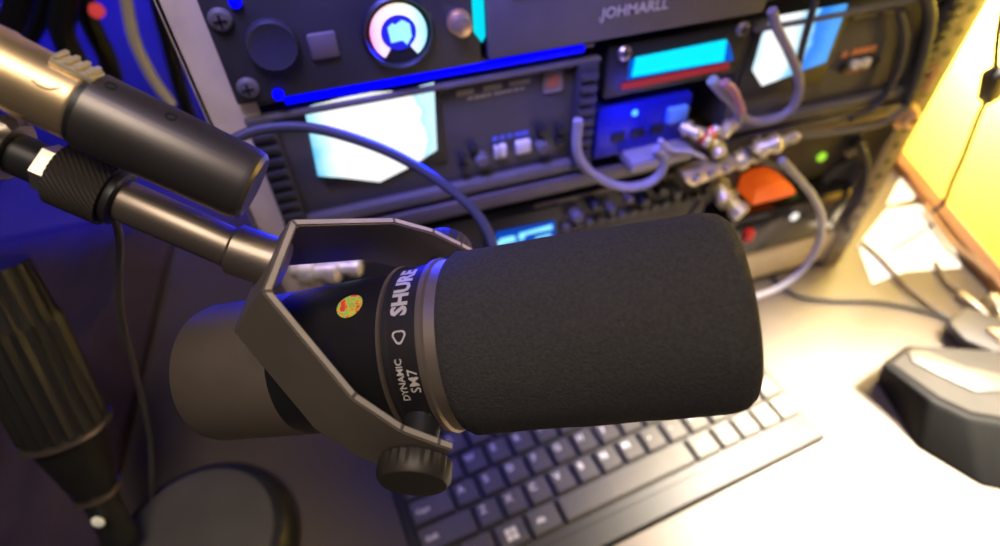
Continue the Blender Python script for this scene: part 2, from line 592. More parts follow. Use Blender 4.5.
def screen_unit(x0, label, kind, left):
    o = thing('screen_unit', label, 'screen unit', (x0 + 0.1, YF, 0.19))
    x1 = x0 + (0.198 if left else 0.166)
    cx = (x0 + x1) / 2
    bm = new()
    box(bm, (cx, YF + 0.062, 0.2305), (x1 - x0, 0.12, 0.075), 0.003)
    worldpart('housing', bm, M_unit, o)
    bm = new()
    # raised bezel frame
    zt, zb = 0.2695, 0.193
    for (c, s) in (((cx, zt - 0.0015), (x1 - x0, 0.003)), ((cx, zb + 0.004), (x1 - x0, 0.008))):
        box(bm, (c[0], YF - 0.0005, c[1]), (s[0], 0.006, s[1]), 0.001)
    worldpart('bezel', bm, M_panelg, o)
    for xs in ((x0 + 0.007, x1 - 0.008) if left else (x1 - 0.006,)):
        bm = new()
        box(bm, (xs, YF - 0.001, 0.2305), (0.013, 0.008, 0.074), 0.0015)
        for i in range(9):
            box(bm, (xs, YF - 0.006, 0.2 + i * 0.0075), (0.011, 0.003, 0.0035), 0.0007)
        worldpart('side_grip', bm, M_panel, o)
    ys = YF - 0.0005
    if left:
        P = [(304, 108), (345, 98), (372, 93), (404, 91), (434, 83), (437, 150), (412, 166), (380, 182), (345, 178), (318, 176)]
        pts = [aty(a, b, ys) for a, b in P]
        sx0, sx1 = -0.017, 0.0555
    else:
        P = [(774, 17), (848, 4), (826, 62), (762, 86), (752, 70), (762, 35)]
        pts = [aty(a, b, ys) for a, b in P]
        sx0, sx1 = 0.2565, 0.328
    bm = new()
    box(bm, ((sx0 + sx1) / 2, YF + 0.0006, 0.243), (sx1 - sx0, 0.002, 0.049), 0.0008)
    sc = worldpart('screen_surround', bm, M_black, o)
    bm = new()
    prism(bm, pts, (0, 0.0008, 0))
    worldpart('screen', bm, screen_material('screen_' + kind, kind), sc, 'bright white and blue lit screen', smooth=False)
    b0 = sx1 + (0.013 if left else 0.022)
    yf = YF + 0.0015
    bm = new()
    if left:
        rowmarks(bm, b0 - 0.003, 0.2605, 0.047, 0.0040, 3, yf, seed=3)
        rowmarks(bm, b0 + 0.003, 0.2563, 0.036, 0.0024, 9, yf, seed=5)
        worldpart('printed_line', bm, mat('faded_print', (0.32, 0.29, 0.24), 0.6), o, 'faded pale printing too small to read')
        bm = new(); box(bm, (0.1235, yf, 0.2575), (0.0125, 0.001, 0.013), 0.0015)
        bd = worldpart('badge', bm, mat('badge_grey', (0.3, 0.24, 0.22), 0.5), o, 'square badge with a reddish mark')
        bm = new(); lathe(bm, [(0, 0.004), (0.0008, 0.004)], (0.1235, yf - 0.0002, 0.2575), (0, -1, 0), 20)
        worldpart('badge_mark', bm, mat('badge_red', (0.5, 0.14, 0.09), 0.5), bd)
        bm = new(); rowmarks(bm, 0.0855, 0.2262, 0.024, 0.0032, 5, yf, seed=8)
        worldpart('button_caption', bm, M_bluetx, o, 'blue printed caption')
        for k, (w, x) in enumerate(((0.0022, 0.0868), (0.0045, 0.0912), (0.0095, 0.1045))):
            bm = new(); box(bm, (x, YF - 0.0005, 0.2182), (w, 0.004, 0.0085), 0.0006)
            worldpart('button', bm, M_white, o, 'cream push button')
        for x, z, w in ((0.0655, 0.2185, 0.004), (0.0725, 0.224, 0.005), (0.1165, 0.227, 0.006), (0.129, 0.225, 0.005), (0.0655, 0.211, 0.004), (0.129, 0.2165, 0.005)):
            bm = new(); box(bm, (x, YF - 0.0005, z), (w, 0.004, 0.0055), 0.0007)
            worldpart('button', bm, M_black, o, 'small black push button')
        for x in (0.077, 0.117):
            bm = new(); lathe(bm, [(0, 0.0045), (0.006, 0.0042), (0.0068, 0.0035)], (x, YF + 0.002, 0.2155), (0, -1, 0), 24)
            worldpart('dial', bm, M_panelg, o, 'grey round dial')
    else:
        bm = new()
        box(bm, (0.356, yf, 0.2372), (0.020, 0.0008, 0.0042)); box(bm, (0.3405, yf, 0.2365), (0.004, 0.0008, 0.0042))
        worldpart('printed_line', bm, M_tape, o, 'orange printed line')
        for x in (0.3515, 0.3605):
            bm = new(); box(bm, (x, YF - 0.0005, 0.2283), (0.0065, 0.004, 0.0062), 0.0008)
            worldpart('button', bm, M_white, o, 'pale push button')
        for x, z in ((0.3425, 0.2275), (0.3700, 0.2265)):
            bm = new(); box(bm, (x, YF - 0.0005, z), (0.0055, 0.004, 0.006), 0.0008)
            worldpart('button', bm, M_black, o, 'small black push button')
        bm = new(); rowmarks(bm, 0.349, 0.2218, 0.017, 0.0022, 4, yf, seed=11)
        worldpart('button_caption', bm, mat('reddish_print', (0.45, 0.13, 0.11), 0.5), o)
        bm = new(); rowmarks(bm, 0.335, 0.262, 0.05, 0.002, 2, yf, seed=12)
        worldpart('brand_stroke', bm, mat('faded_print', (0.3, 0.26, 0.2), 0.6), o)
    return o


screen_unit(-0.0465, 'grey unit with large white glowing screen and cream buttons, left side of rack', 'white', True)
screen_unit(0.2545, 'grey unit with blue and white glowing screen and orange printing, right side of rack', 'blue', False)

# ---------------- cyan display box
cd = thing('display_box', 'small black box with a cyan lit display and a red line beneath it', 'display', (0.2, YF, 0.24))
bm = new()
box(bm, (0.2025, YF + 0.032, 0.2575), (0.094, 0.07, 0.033), 0.002)
worldpart('housing', bm, M_black, cd)
ys = YF - 0.0040
bm = new()
prism(bm, [aty(a, b, ys) for a, b in ((630, 60), (729, 42), (734, 60), (628, 80))], (0, 0.0008, 0))
worldpart('display_glass', bm, glow('lcd_edge_blue', (0.0, 0.12, 0.75), 0.8), cd, 'deep blue display edge', smooth=False)
bm = new()
prism(bm, [aty(a, b, ys - 0.0006) for a, b in ((636, 58), (727, 40), (724, 61), (632, 77))], (0, 0.0008, 0))
worldpart('display', bm, G_cyan, cd, 'lit cyan display', smooth=False)
bm = new()
p = [aty(a, b, ys) for a, b in ((622, 84), (729, 63), (729, 69), (640, 87), (622, 90))]
prism(bm, p, (0, 0.0008, 0))
worldpart('red_stripe', bm, glow('stripe_red', (0.8, 0.06, 0.08), 0.35), cd, 'red stripe', smooth=False)
screw(cd, 0.165, 0.2695, 0.0045, M_chrome, YF - 0.0035)
screw(cd, 0.2435, 0.2715, 0.0045, M_raild, YF - 0.0035)

# ---------------- blue hub below it
hb = thing('usb_hub', 'blue translucent hub box with a pale blue port below the cyan display', 'hub', (0.19, YF, 0.2))
bm = new()
box(bm, (0.186, YF + 0.020, 0.2165), (0.068, 0.05, 0.036), 0.003)
worldpart('housing', bm, M_bluebox, hb)
bm = new(); box(bm, (0.2085, YF - 0.0055, 0.2225), (0.014, 0.007, 0.0105), 0.001)
worldpart('port', bm, M_blueport, hb, 'pale blue port')
bm = new(); lathe(bm, [(0, 0.0022), (0.002, 0.001)], (0.178, YF - 0.005, 0.229), (0, -1, 0), 14)
worldpart('indicator', bm, glow('led_azure', (0.1, 0.5, 1), 1.5), hb)
bm = new()
box(bm, (0.196, YF - 0.008, 0.1975), (0.046, 0.024, 0.008), 0.0015)
worldpart('mounting_plate', bm, mat('plate_grey', (0.36, 0.33, 0.31), 0.5, 0.3), hb, 'grey plate')
for x in (0.168, 0.182, 0.196):
    bm = new(); box(bm, (x, YF - 0.0055, 0.214), (0.009, 0.003, 0.006), 0.0008)
    worldpart('port', bm, M_black, hb, 'dark port')

# ---------------- low radio with small lcd and knob row
lr = thing('radio_transceiver', 'black radio with small blue display and a row of knobs, just behind the windscreen', 'radio', (0.1, YF, 0.1))
bm = new()
box(bm, (0.115, YF + 0.07, 0.132), (0.30, 0.13, 0.066), 0.003)
worldpart('housing', bm, M_panel, lr)
ys = YF + 0.003
bm = new(); box(bm, (0.105, ys, 0.147), (0.056, 0.004, 0.03), 0.001)
ds = worldpart('display_surround', bm, M_black, lr)
bm = new(); prism(bm, [aty(a, b, ys - 0.003) for a, b in ((496, 233), (555, 221), (556, 240), (497, 251))], (0, 0.0008, 0))
dd = worldpart('display', bm, glow('lcd_blue_dim', (0.0, 0.08, 0.6), 0.8), ds, 'dim blue display', smooth=False)
bm = new()
for P in (((497, 244), (501, 239), (515, 236), (516, 241), (505, 244), (497, 247)), ((519, 234), (552, 225), (553, 229), (526, 235), (523, 240), (519, 240)), ((536, 238), (551, 234), (551, 236), (536, 240))):
    prism(bm, [aty(a, b, ys - 0.0036) for a, b in P], (0, 0.0005, 0))
worldpart('readout', bm, glow('readout_azure', (0.25, 0.8, 1), 1.3), dd, 'pale blue digits', smooth=False)
rnd = random.Random(6)
for i in range(9):
    X = 0.146 + i * 0.0135; Z = 0.156 if i % 2 else 0.150
    r = rnd.choice((0.0038, 0.0048, 0.0055))
    bm = new(); lathe(bm, [(0, r), (0.002, r), (0.009, r * 0.85), (0.010, r * 0.7)], (X, YF + 0.0045, Z), (0, -1, 0), 24, rib=(1, 2, 0.93))
    worldpart('knob', bm, rnd.choice((M_panelg, M_black, mat('knob_brown', (0.16, 0.11, 0.09), 0.4))), lr)
for i in range(14):
    X = 0.14 + i * 0.0092
    bm = new(); box(bm, (X, YF + 0.003, 0.137), (0.006, 0.005, 0.0055), 0.0008)
    worldpart('button', bm, M_panelg, lr)
bm = new(); box(bm, (0.17, YF + 0.0045, 0.1632), (0.11, 0.002, 0.0016), 0.0004)
worldpart('edge_line', bm, mat('line_tan', (0.4, 0.34, 0.26), 0.5), lr, 'pale tan edge line')

# ---------------- right cavity: speaker module, glossy box, orange knob
sp = thing('speaker_module', 'dark module with round speaker grille and green light at the rack\'s lower right', 'speaker', (0.36, YF + 0.03, 0.11))
bm = new()
box(bm, (0.346, YF + 0.07, 0.142), (0.150, 0.10, 0.070), 0.003)
worldpart('housing', bm, M_panel, sp)
bm = new()
c = aty(838, 178, YF + 0.02)
lathe(bm, [(0, 0.021), (0.004, 0.021), (0.006, 0.018), (0.003, 0.015), (0.0045, 0.006), (0.006, 0.003)], (c.x, YF + 0.0195, c.z), (0, -1, 0), 40)
worldpart('speaker_cone', bm, M_unit, sp)
c = aty(823, 158, YF + 0.017)
bm = new(); lathe(bm, [(0, 0.0042), (0.002, 0.004), (0.0035, 0.0015)], (c.x, YF + 0.0195, c.z), (0, -1, 0), 18)
worldpart('indicator', bm, G_green, sp, 'green indicator light')
for (px, py) in ((850, 152), (866, 150), (858, 190)):
    c = aty(px, py, YF + 0.015)
    bm = new(); lathe(bm, [(0, 0.005), (0.006, 0.005), (0.007, 0.004)], (c.x, YF + 0.0195, c.z), (0, -1, 0), 20)
    worldpart('jack', bm, M_raild, sp)

gb = thing('power_supply_box', 'glossy black box with a white light above the beige rack bar', 'power supply', (0.37, YF, 0.05))
bm = new()
box(bm, (0.352, YF + 0.05, 0.0765), (0.135, 0.10, 0.055), 0.006)
worldpart('housing', bm, mat('gloss_black', (0.012, 0.012, 0.014), 0.18, coat=0.5), gb)
c = aty(795, 217, YF - 0.001)
bm = new(); lathe(bm, [(0, 0.0042), (0.0015, 0.004), (0.0025, 0.0015)], (c.x, YF + 0.0005, c.z), (0, -1, 0), 18)
worldpart('indicator', bm, G_whitel, gb, 'white indicator light')
c = aty(749, 236, YF - 0.003)
bm = new(); box(bm, (c.x, YF - 0.002, c.z), (0.008, 0.006, 0.012), 0.001)
worldpart('terminal', bm, M_red, gb, 'red terminal')
c = aty(776, 192, YF - 0.01)
bm = new()
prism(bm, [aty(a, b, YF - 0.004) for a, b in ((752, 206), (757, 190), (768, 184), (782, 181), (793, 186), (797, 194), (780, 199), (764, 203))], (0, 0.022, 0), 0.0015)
tag(obj('orange_cap', bm, M_orange), 'bright orange cap with added glow on the glossy black box', 'cap')

# gold screw on right rail
c = aty(907, 117, YF - 0.004)
kn = thing('thumb_screw', 'brassy thumb screw with tan washer on the right rack rail', 'screw', (c.x, YF - 0.001, c.z))
bm = new()
lathe(bm, [(0, 0.0105), (0.003, 0.0105), (0.0035, 0.008), (0.009, 0.0075), (0.010, 0.006)], (c.x, YF - 0.001, c.z), (0, -1, 0), 24, rib=(2, 3, 0.9))
worldpart('head', bm, mat('tan_brass', (0.75, 0.5, 0.3), 0.4, 0.5), kn)
bm = new(); lathe(bm, [(0, 0.0035), (0.001, 0.003)], (c.x, YF - 0.011, c.z), (0, -1, 0), 16)
worldpart('centre_pin', bm, M_wood, kn)
c = aty(921, 78, YF)
bm = new(); box(bm, (0.4265, YF - 0.004, c.z), (0.008, 0.006, 0.020), 0.001)
tag(obj('cable_tag', bm, mat('tan_tag', (0.42, 0.22, 0.12), 0.6)), 'tan rectangular tag at the inner edge of the right rack rail', 'tag')


# ---------------- brass connectors
def connector(px, py, d, dr, L, r, label, bands=(), name='coax_connector'):
    base = cam(px, py, d)
    ax = dirw(dr).normalized()
    o = thing(name, label, 'connector', base, frame_from(ax))
    bm = new()
    prof = [(-L / 2, r * 0.55), (-L * 0.30, r * 0.6), (-L * 0.30, r), (-L * 0.02, r), (-L * 0.02, r * 0.72), (L * 0.2, r * 0.72), (L * 0.2, r * 0.9), (L * 0.42, r * 0.9), (L * 0.5, r * 0.6)]
    lathe(bm, prof, seg=20)
    obj('shell', bm, M_brass, o)
    bm = new()
    cyl(bm, (-L * 0.1, 0, 0), (-L * 0.1, 0, r * 1.35), r * 0.22, 10)
    obj('bayonet_pin', bm, M_chrome, o)
    if bands:
        bm = new(); lathe(bm, [(L * 0.0, r * 0.95), (L * 0.17, r * 0.95)], seg=20)
        obj('band', bm, bands, o)
    return o


M_brass = mat('dull_brass', (0.95, 0.74, 0.42), 0.4, 0.5, var=0.3, scale=200)
G = 'small brass coax connectors in the tangle on the rack'
for (px, py, dr, L, r, b, lab) in (
    (690, 130, (1, 0.6, -.3), 0.013, 0.0048, None, 'small brass connector nearest the blue hub'),
    (702, 137, (1, 0.8, -.2), 0.014, 0.0050, M_red, 'small brass connector with red band, left of the yellow-banded one'),
    (716, 146, (0.4, 1, -.2), 0.016, 0.0058, M_yellowp, 'small brass connector with yellow band, lowest of the small ones'),
    (728, 127, (-0.8, 1, -.2), 0.015, 0.0050, None, 'small upright brass connector right of the yellow-banded one'),
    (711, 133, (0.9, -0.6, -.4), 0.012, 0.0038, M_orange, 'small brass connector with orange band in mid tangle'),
    (765, 147, (1, -0.3, -.5), 0.022, 0.0078, None, 'large bright brass connector above the orange cap'),
    (784, 141, (1, -0.35, 0), 0.022, 0.0045, None, 'slim brass connector pointing right above the orange cap'),
    (745, 158, (1, -0.4, -.2), 0.022, 0.0075, None, 'brass connector beside the long brass strip'),
    (731, 203, (0.7, 0.8, -.2), 0.026, 0.0085, None, 'brass connector just above the windscreen\'s front corner'),
    (722, 190, (0.2, 1, -.2), 0.020, 0.0062, None, 'brass connector hanging left of the orange cap'),
):
    dd_ = ((YF - 0.014) / ray(px, py).y) * F
    connector(px, py, dd_, dr, L, r, lab, b)
ts = thing('terminal_strip', 'long pale brass strip with screws in the cable tangle', 'terminal strip', aty(715, 168, YF - 0.012))
bm = new()
prism(bm, [aty(a, b, YF - 0.02) for a, b in ((684, 176), (737, 160), (741, 168), (714, 179), (694, 187), (687, 184))], (0, 0.012, 0), 0.001)
worldpart('bar', bm, mat('pale_brass', (0.72, 0.6, 0.4), 0.4, 0.5), ts)
for a, b in ((697, 179), (712, 174), (728, 168)):
    c = aty(a, b, YF - 0.021)
    bm = new(); lathe(bm, [(0, 0.0035), (0.002, 0.003)], c, (0, -1, 0), 14)
    worldpart('screw', bm, M_chrome, ts)
# behind the yoke
connector(317, 270, 0.350, (1, 0, 0.05), 0.030, 0.0095, 'brass coax connector seen through the microphone yoke, left of a similar one')
connector(341, 267, 0.350, (1, -0.02, 0.05), 0.026, 0.0068, 'smaller brass coax connector seen through the microphone yoke, right of a similar one')

# ---------------- cables
def cable(pts, r, m, label, name='cable', d=None, n=10):
    bm = new()
    tube(bm, pts, r, n=n)
    return tag(obj(name, bm, m), label, 'cable')


def cpts(l):
    return [cam(a, b, d) for a, b, d in l]


cable(cpts([(205, 185, .262), (225, 148, .266), (255, 131, .27), (300, 127, .275), (345, 136, .28), (395, 155, .285), (440, 182, .29), (475, 212, .293), (493, 245, .295), (498, 285, .295)]), 0.0026, mat('cable_slate', (0.05, 0.05, 0.06), 0.45), 'thick dark cable arching across the left white screen')
y0 = YF - 0.02
A = lambda l, y=y0: [aty(a, b, y) for a, b in l]
cable(A([(578, 120), (577, 150), (586, 168), (602, 180), (622, 187), (644, 185), (660, 174), (664, 158), (656, 148)]), 0.0031, M_cgrey, 'short grey cable loop hanging below the blue hub')
cable(A([(772, 10), (777, 28), (788, 50), (798, 75), (798, 95), (788, 112), (768, 121), (748, 120), (735, 110)], YF - 0.014), 0.0030, mat('cable_violet', (0.26, 0.23, 0.3), 0.5), 'greyish violet cable looping over the left of the right screen')
cable(A([(818, -10), (812, 12), (804, 40), (799, 62), (796, 82), (800, 100)], YF - 0.012), 0.0022, M_rubber, 'black cable hanging down the middle of the right screen')
cable(A([(712, 80), (722, 92), (735, 105), (738, 120), (730, 130)], YF - 0.014), 0.0035, M_cgrey, 'grey cable end right of the blue hub port')
cable(A([(724, 82), (733, 90), (738, 100), (742, 112)], YF - 0.02), 0.0028, mat('cable_pink', (0.5, 0.2, 0.22), 0.5), 'short pinkish cable right of the cyan display')
cable(A([(660, 140), (672, 150), (690, 152), (704, 158)], YF - 0.02), 0.0016, M_cpale, 'thin pale wire from the blue hub to the brass connectors')
cable(A([(782, 160), (800, 180), (815, 200), (822, 222), (817, 248), (802, 270), (780, 287), (750, 298), (715, 305)], YF - 0.035), 0.0028, M_cgrey, 'grey cable curving from the rack past the orange cap down to the desk')
cable(A([(748, 150), (765, 162), (790, 172), (800, 182)], YF - 0.02), 0.0022, M_rubber, 'thin black cable above the orange cap')
cable(A([(352, 258), (380, 258), (410, 252), (450, 248)], YF - 0.012), 0.0018, M_raild, 'thin tan wire from the brass connectors behind the yoke')
cable(A([(900, 10), (905, 40), (898, 70), (885, 95), (870, 110), (850, 118)], YF - 0.006), 0.0026, M_rubber, 'black cable along the right end of the right screen unit')
cable(A([(925, -10), (930, 20), (922, 60), (912, 90), (905, 104)], YF - 0.006), 0.0040, M_rubber, 'thick black cable beside the right rack rail')
cable(A([(740, 152), (790, 138), (840, 132), (880, 124), (905, 108)], YF - 0.010), 0.0022, mat('cable_dkgrey', (0.13, 0.12, 0.11), 0.5), 'dark grey cable running along the rack shelf to the right')
cable(A([(860, 140), (868, 165), (862, 195), (850, 215), (846, 232)], YF - 0.006), 0.0020, M_rubber, 'thin black cable inside the lower right of the rack')
cable(A([(700, 200), (690, 215), (682, 228), (680, 245)], YF - 0.006), 0.002, M_rubber, 'thin black cable behind the top edge of the windscreen')
# far left tangle behind the rack
yb = 0.52
cable([aty(a, b, yb) for a, b in ((122, -20), (127, 5), (133, 35), (142, 58), (155, 82), (172, 105))], 0.0045, M_cpale, 'pale cable hanging left of the rack')
for i, (L, r, lab) in enumerate((
    (((60, -30), (66, 0), (62, 30), (75, 60), (90, 90), (140, 110)), 0.009, 'thick black cable in the blue light at top left, second from the left'),
    (((25, -30), (20, 0), (8, 30), (-20, 60), (-50, 90)), 0.010, 'thick black cable in the blue light at top left, leftmost'),
    (((88, -30), (84, 5), (96, 35), (108, 60), (118, 100)), 0.008, 'thick black cable in the blue light at top left, third from the left'),
    (((40, -30), (46, 5), (30, 40), (14, 70)), 0.006, 'thinner black cable crossing between thick ones at top left'),
    (((160, -30), (158, 0), (168, 40), (178, 80), (190, 120)), 0.007, 'black cable close behind the left rack rail'))):
    cable([aty(a, b, yb + 0.02 * i) for a, b in L], r, mat('cable_dark', (0.006, 0.006, 0.009), 0.4), lab)
c = aty(97, 10, yb)
bm = new(); lathe(bm, [(0, 0.0055), (0.004, 0.005), (0.006, 0.002)], c, (0, -1, 0), 16)
tag(obj('red_indicator_lamp', bm, G_redl), 'small dim red light in the blue tangle at top left', 'light')

# ================================================================== KEYBOARD
ka = math.radians(5.6)
kb0 = Vector((-0.020, 0.0985, 0))
kb = thing('keyboard', 'black keyboard with white legends under the microphone', 'keyboard', kb0, Matrix.Rotation(ka, 3, 'Z'))
KW, KD = 0.319, 0.142
bm = new()
box(bm, (KW / 2, KD / 2, 0.0060), (KW, KD, 0.0115), 0.0012)
box(bm, (KW / 2, KD / 2 + 0.006, 0.0115), (KW - 0.012, KD - 0.018, 0.002), 0.0008)
obj('case', bm, M_kbody, kb)
bm = new(); box(bm, (KW / 2, KD / 2, 0.0044), (KW + 0.0016, KD + 0.0016, 0.0068), 0.0006)
obj('base_skirt', bm, mat('skirt_black', (0.006, 0.006, 0.006), 0.7, spec=0.1), kb, 'matt black lower edge')
for x, y in ((0.02, 0.012), (KW - 0.02, 0.012), (0.02, KD - 0.012), (KW - 0.02, KD - 0.012)):
    bm = new(); lathe(bm, [(0, 0.006), (0.003, 0.006)], (x, y, 0), (0, 0, 1), 16); obj('foot', bm, M_rubber, kb)
P = 0.0195
keyspec = []
rows = [
    (0.0305, [(0.006, 0.024, 'Ctrl'), (0.0305, 0.0235, 'Fn'), (0.0545, 0.0235, 'WIN'), (0.0785, 0.0245, 'Alt'), (0.1035, 0.110, ''), (0.214, 0.0225, 'Alt'), (0.237, 0.0185, 'Ctrl'), (0.256, 0.0185, '<'), (0.275, 0.0185, 'v'), (0.294, 0.0185, '>')]),
    (0.0505, [(0.006, 0.0415, 'Shift')] + [(0.048 + i * P, 0.0187, c) for i, c in enumerate('ZXCVBNM,./')] + [(0.2435, 0.030, 'Shift'), (0.2745, 0.0185, '^'), (0.294, 0.0185, 'End')]),
    (0.0705, [(0.006, 0.0325, 'Caps')] + [(0.039 + i * P, 0.0187, c) for i, c in enumerate('ASDFGHJKL;')] + [(0.2345, 0.0585, 'Enter'), (0.294, 0.0185, 'PgDn')]),
    (0.0905, [(0.006, 0.0275, 'Tab')] + [(0.034 + i * P, 0.0187, c) for i, c in enumerate('QWERTYUIOP[]')] + [(0.2685, 0.0245, '\\'), (0.294, 0.0185, 'PgUp')]),
    (0.1105, [(0.006 + i * P, 0.0187, c) for i, c in enumerate('`1234567890-=')] + [(0.2600, 0.033, 'Back'), (0.294, 0.0185, 'Home')]),
    (0.1275, [(0.006 + i * 0.0206, 0.0197, c) for i, c in enumerate(['Esc'] + ['F%d' % k for k in range(1, 13)] + ['Ins', 'Del'])]),
]
for y, ks in rows:
    kd = 0.0187 if y < 0.12 else 0.0125
    for x, w, s in ks:
        bm = new()
        x0, x1 = x + 0.0004, x + w - 0.0004
        y0_, y1_ = y - kd / 2, y + kd / 2
        i1 = 0.0016
        zt = 0.0178
        b = [bm.verts.new(v) for v in ((x0, y0_, .0122), (x1, y0_, .0122), (x1, y1_, .0122), (x0, y1_, .0122))]
        t = [bm.verts.new(v) for v in ((x0 + i1, y0_ + i1, zt), (x1 - i1, y0_ + i1, zt), (x1 - i1, y1_ - i1 * .6, zt), (x0 + i1, y1_ - i1 * .6, zt))]
        bm.faces.new(t)
        for i in range(4):
            bm.faces.new((b[i], b[(i + 1) % 4], t[(i + 1) % 4], t[i]))
        bm.faces.new(list(reversed(b)))
        bmesh.ops.bevel(bm, geom=[e for e in bm.edges if e.verts[0].co.z > .015 or e.verts[1].co.z > .015], offset=0.0007, segments=2, affect='EDGES')
        zz = zt + 0.00008
        if s == 'WIN':
            for dx in (-.0022, .0022):
                for dy in (-.0022, .0022):
                    box(bm, ((x0 + x1) / 2 + dx, y + dy, zz), (.0038, .0038, .0001), 0, mi=1)
        elif s:
            if len(s) == 1:
                add_text(bm, s, 0.0072, lambda u, v, X=x0 + 0.0062, Y=y + 0.0028: Vector((X + u, Y + v, zz)), 1, 0.025)
            else:
                sz = 0.0050
                add_text(bm, s, sz, lambda u, v, X=x0 + 0.0095 if w > 0.022 else (x0 + x1) / 2, Y=y: Vector((X + u, Y + v, zz)), 1, 0.035)
        ko = obj('key', bm, [M_key, mat('legend_white', (0.85, 0.83, 0.78), 0.5)], kb, smooth=False)

# ================================================================== RIGHT SIDE: paper, lamp, dock
def sheet(pts, z, label, name='paper_sheet'):
    bm = new()
    prism(bm, [Vector((p.x, p.y, z)) for p in pts], (0, 0, 0.0006))
    return tag(obj(name, bm, M_paper, smooth=False), label, 'paper')


sheet([desk(a, b) for a, b in ((858, 246), (886, 210), (937, 203), (961, 268), (905, 272), (872, 284))], 0.0003, 'overexposed white paper sheet on the desk right of the rack')
sheet([desk(a, b, 0.001) for a, b in ((886, 206), (903, 172), (922, 186), (912, 200))], 0.0016, 'small white paper scrap between the rack and the yellow lamp')

LA = math.atan2(0.35 - 0.19, 0.615 - 0.56)    # direction of the lamp's near face
lp = thing('glowing_lamp', 'large yellow glowing lampshade on a brown wooden base at right', 'lamp', (0.577, 0.274, 0), Matrix.Rotation(LA, 3, 'Z'))
# local: x along near face, -y toward the room's right (away), near face at y=0
bm = new(); box(bm, (0.075, -0.13, 0.007), (0.41, 0.26, 0.014), 0.003)
obj('base', bm, M_wood, lp)
mshade = bpy.data.materials.new('shade_yellow')
mshade.use_nodes = True
nt = mshade.node_tree
for n_ in list(nt.nodes): nt.nodes.remove(n_)
out = nt.nodes.new('ShaderNodeOutputMaterial')
mx = nt.nodes.new('ShaderNodeMixShader'); mx.inputs[0].default_value = 0.75
df = nt.nodes.new('ShaderNodeBsdfDiffuse'); tl = nt.nodes.new('ShaderNodeBsdfTranslucent')
nz = nt.nodes.new('ShaderNodeTexNoise'); nz.inputs['Scale'].default_value = 60
rp = nt.nodes.new('ShaderNodeValToRGB')
rp.color_ramp.elements[0].color = (1.0, 0.76, 0.12, 1); rp.color_ramp.elements[1].color = (1.0, 0.81, 0.16, 1)
nt.links.new(nz.outputs['Fac'], rp.inputs['Fac'])
nt.links.new(rp.outputs['Color'], df.inputs['Color']); nt.links.new(rp.outputs['Color'], tl.inputs['Color'])
nt.links.new(df.outputs[0], mx.inputs[1]); nt.links.new(tl.outputs[0], mx.inputs[2]); nt.links.new(mx.outputs[0], out.inputs['Surface'])
bm = new()
x0, x1, y0_, y1_, z0, z1 = -0.115, 0.265, -0.25, -0.014, 0.0145, 0.42
for q in (((x0, y1_, z0), (x1, y1_, z0), (x1, y1_, z1), (x0, y1_, z1)), ((x0, y0_, z0), (x0, y1_, z0), (x0, y1_, z1), (x0, y0_, z1)),
          ((x1, y1_, z0), (x1, y0_, z0), (x1, y0_, z1), (x1, y1_, z1)), ((x1, y0_, z0), (x0, y0_, z0), (x0, y0_, z1), (x1, y0_, z1))):
    bm.faces.new([bm.verts.new(v) for v in q])
bmesh.ops.remove_doubles(bm, verts=bm.verts[:], dist=1e-5)
so = obj('lamp_shade', bm, mshade, lp, 'glowing yellow shade', smooth=False)
bm = new(); cyl(bm, (0.10, -0.13, 0.014), (0.10, -0.13, 0.165), 0.008); obj('stem', bm, M_black, lp)
bm = new(); lathe(bm, [(0, .012), (.02, .014), (.04, .028), (.07, .032), (.095, .022), (.105, .008)], (0.10, -0.13, 0.165), (0, 0, 1), 28)
obj('bulb', bm, glow('bulb_glow', (1, 0.85, 0.6), 4), lp)

# lamp cord with inline switch hanging in front of the shade
YC = 0.262
cs = thing('lamp_cord', 'thin black cord with inline switch hanging before the yellow shade', 'cord', aty(990, 85, YC))
bm = new(); tube(bm, [aty(a_, b_, YC) for a_, b_ in ((1012, -30), (1002, 10), (997, 45), (993, 84), (978, 118), (964, 155), (952, 182), (944, 202), (932, 212))], 0.0019, n=10)
worldpart('cord', bm, M_rubber, cs)
a, b = aty(995, 70, YC), aty(989, 99, YC)
bm = new(); box(bm, (0, 0, 0), ((b - a).length, 0.012, 0.012), 0.0025)
bm.transform(Matrix.Translation((a + b) / 2) @ frame_from(b - a).to_4x4())
worldpart('inline_switch', bm, M_black, cs)

# dock / charger
def loft(bm, bot, top, zb, zt, bev=0.002):
    a = [bm.verts.new((p.x, p.y, zb)) for p in bot]
    b = [bm.verts.new((p.x, p.y, zt)) for p in top]
    n = len(a)
    fs = [bm.faces.new(list(reversed(a))), bm.faces.new(b)]
    for i in range(n): fs.append(bm.faces.new((a[i], a[(i + 1) % n], b[(i + 1) % n], b[i])))
    bmesh.ops.recalc_face_normals(bm, faces=fs)
    if bev: bmesh.ops.bevel(bm, geom=list(set(e for f in fs for e in f.edges)), offset=bev, segments=3, affect='EDGES', profile=0.6)


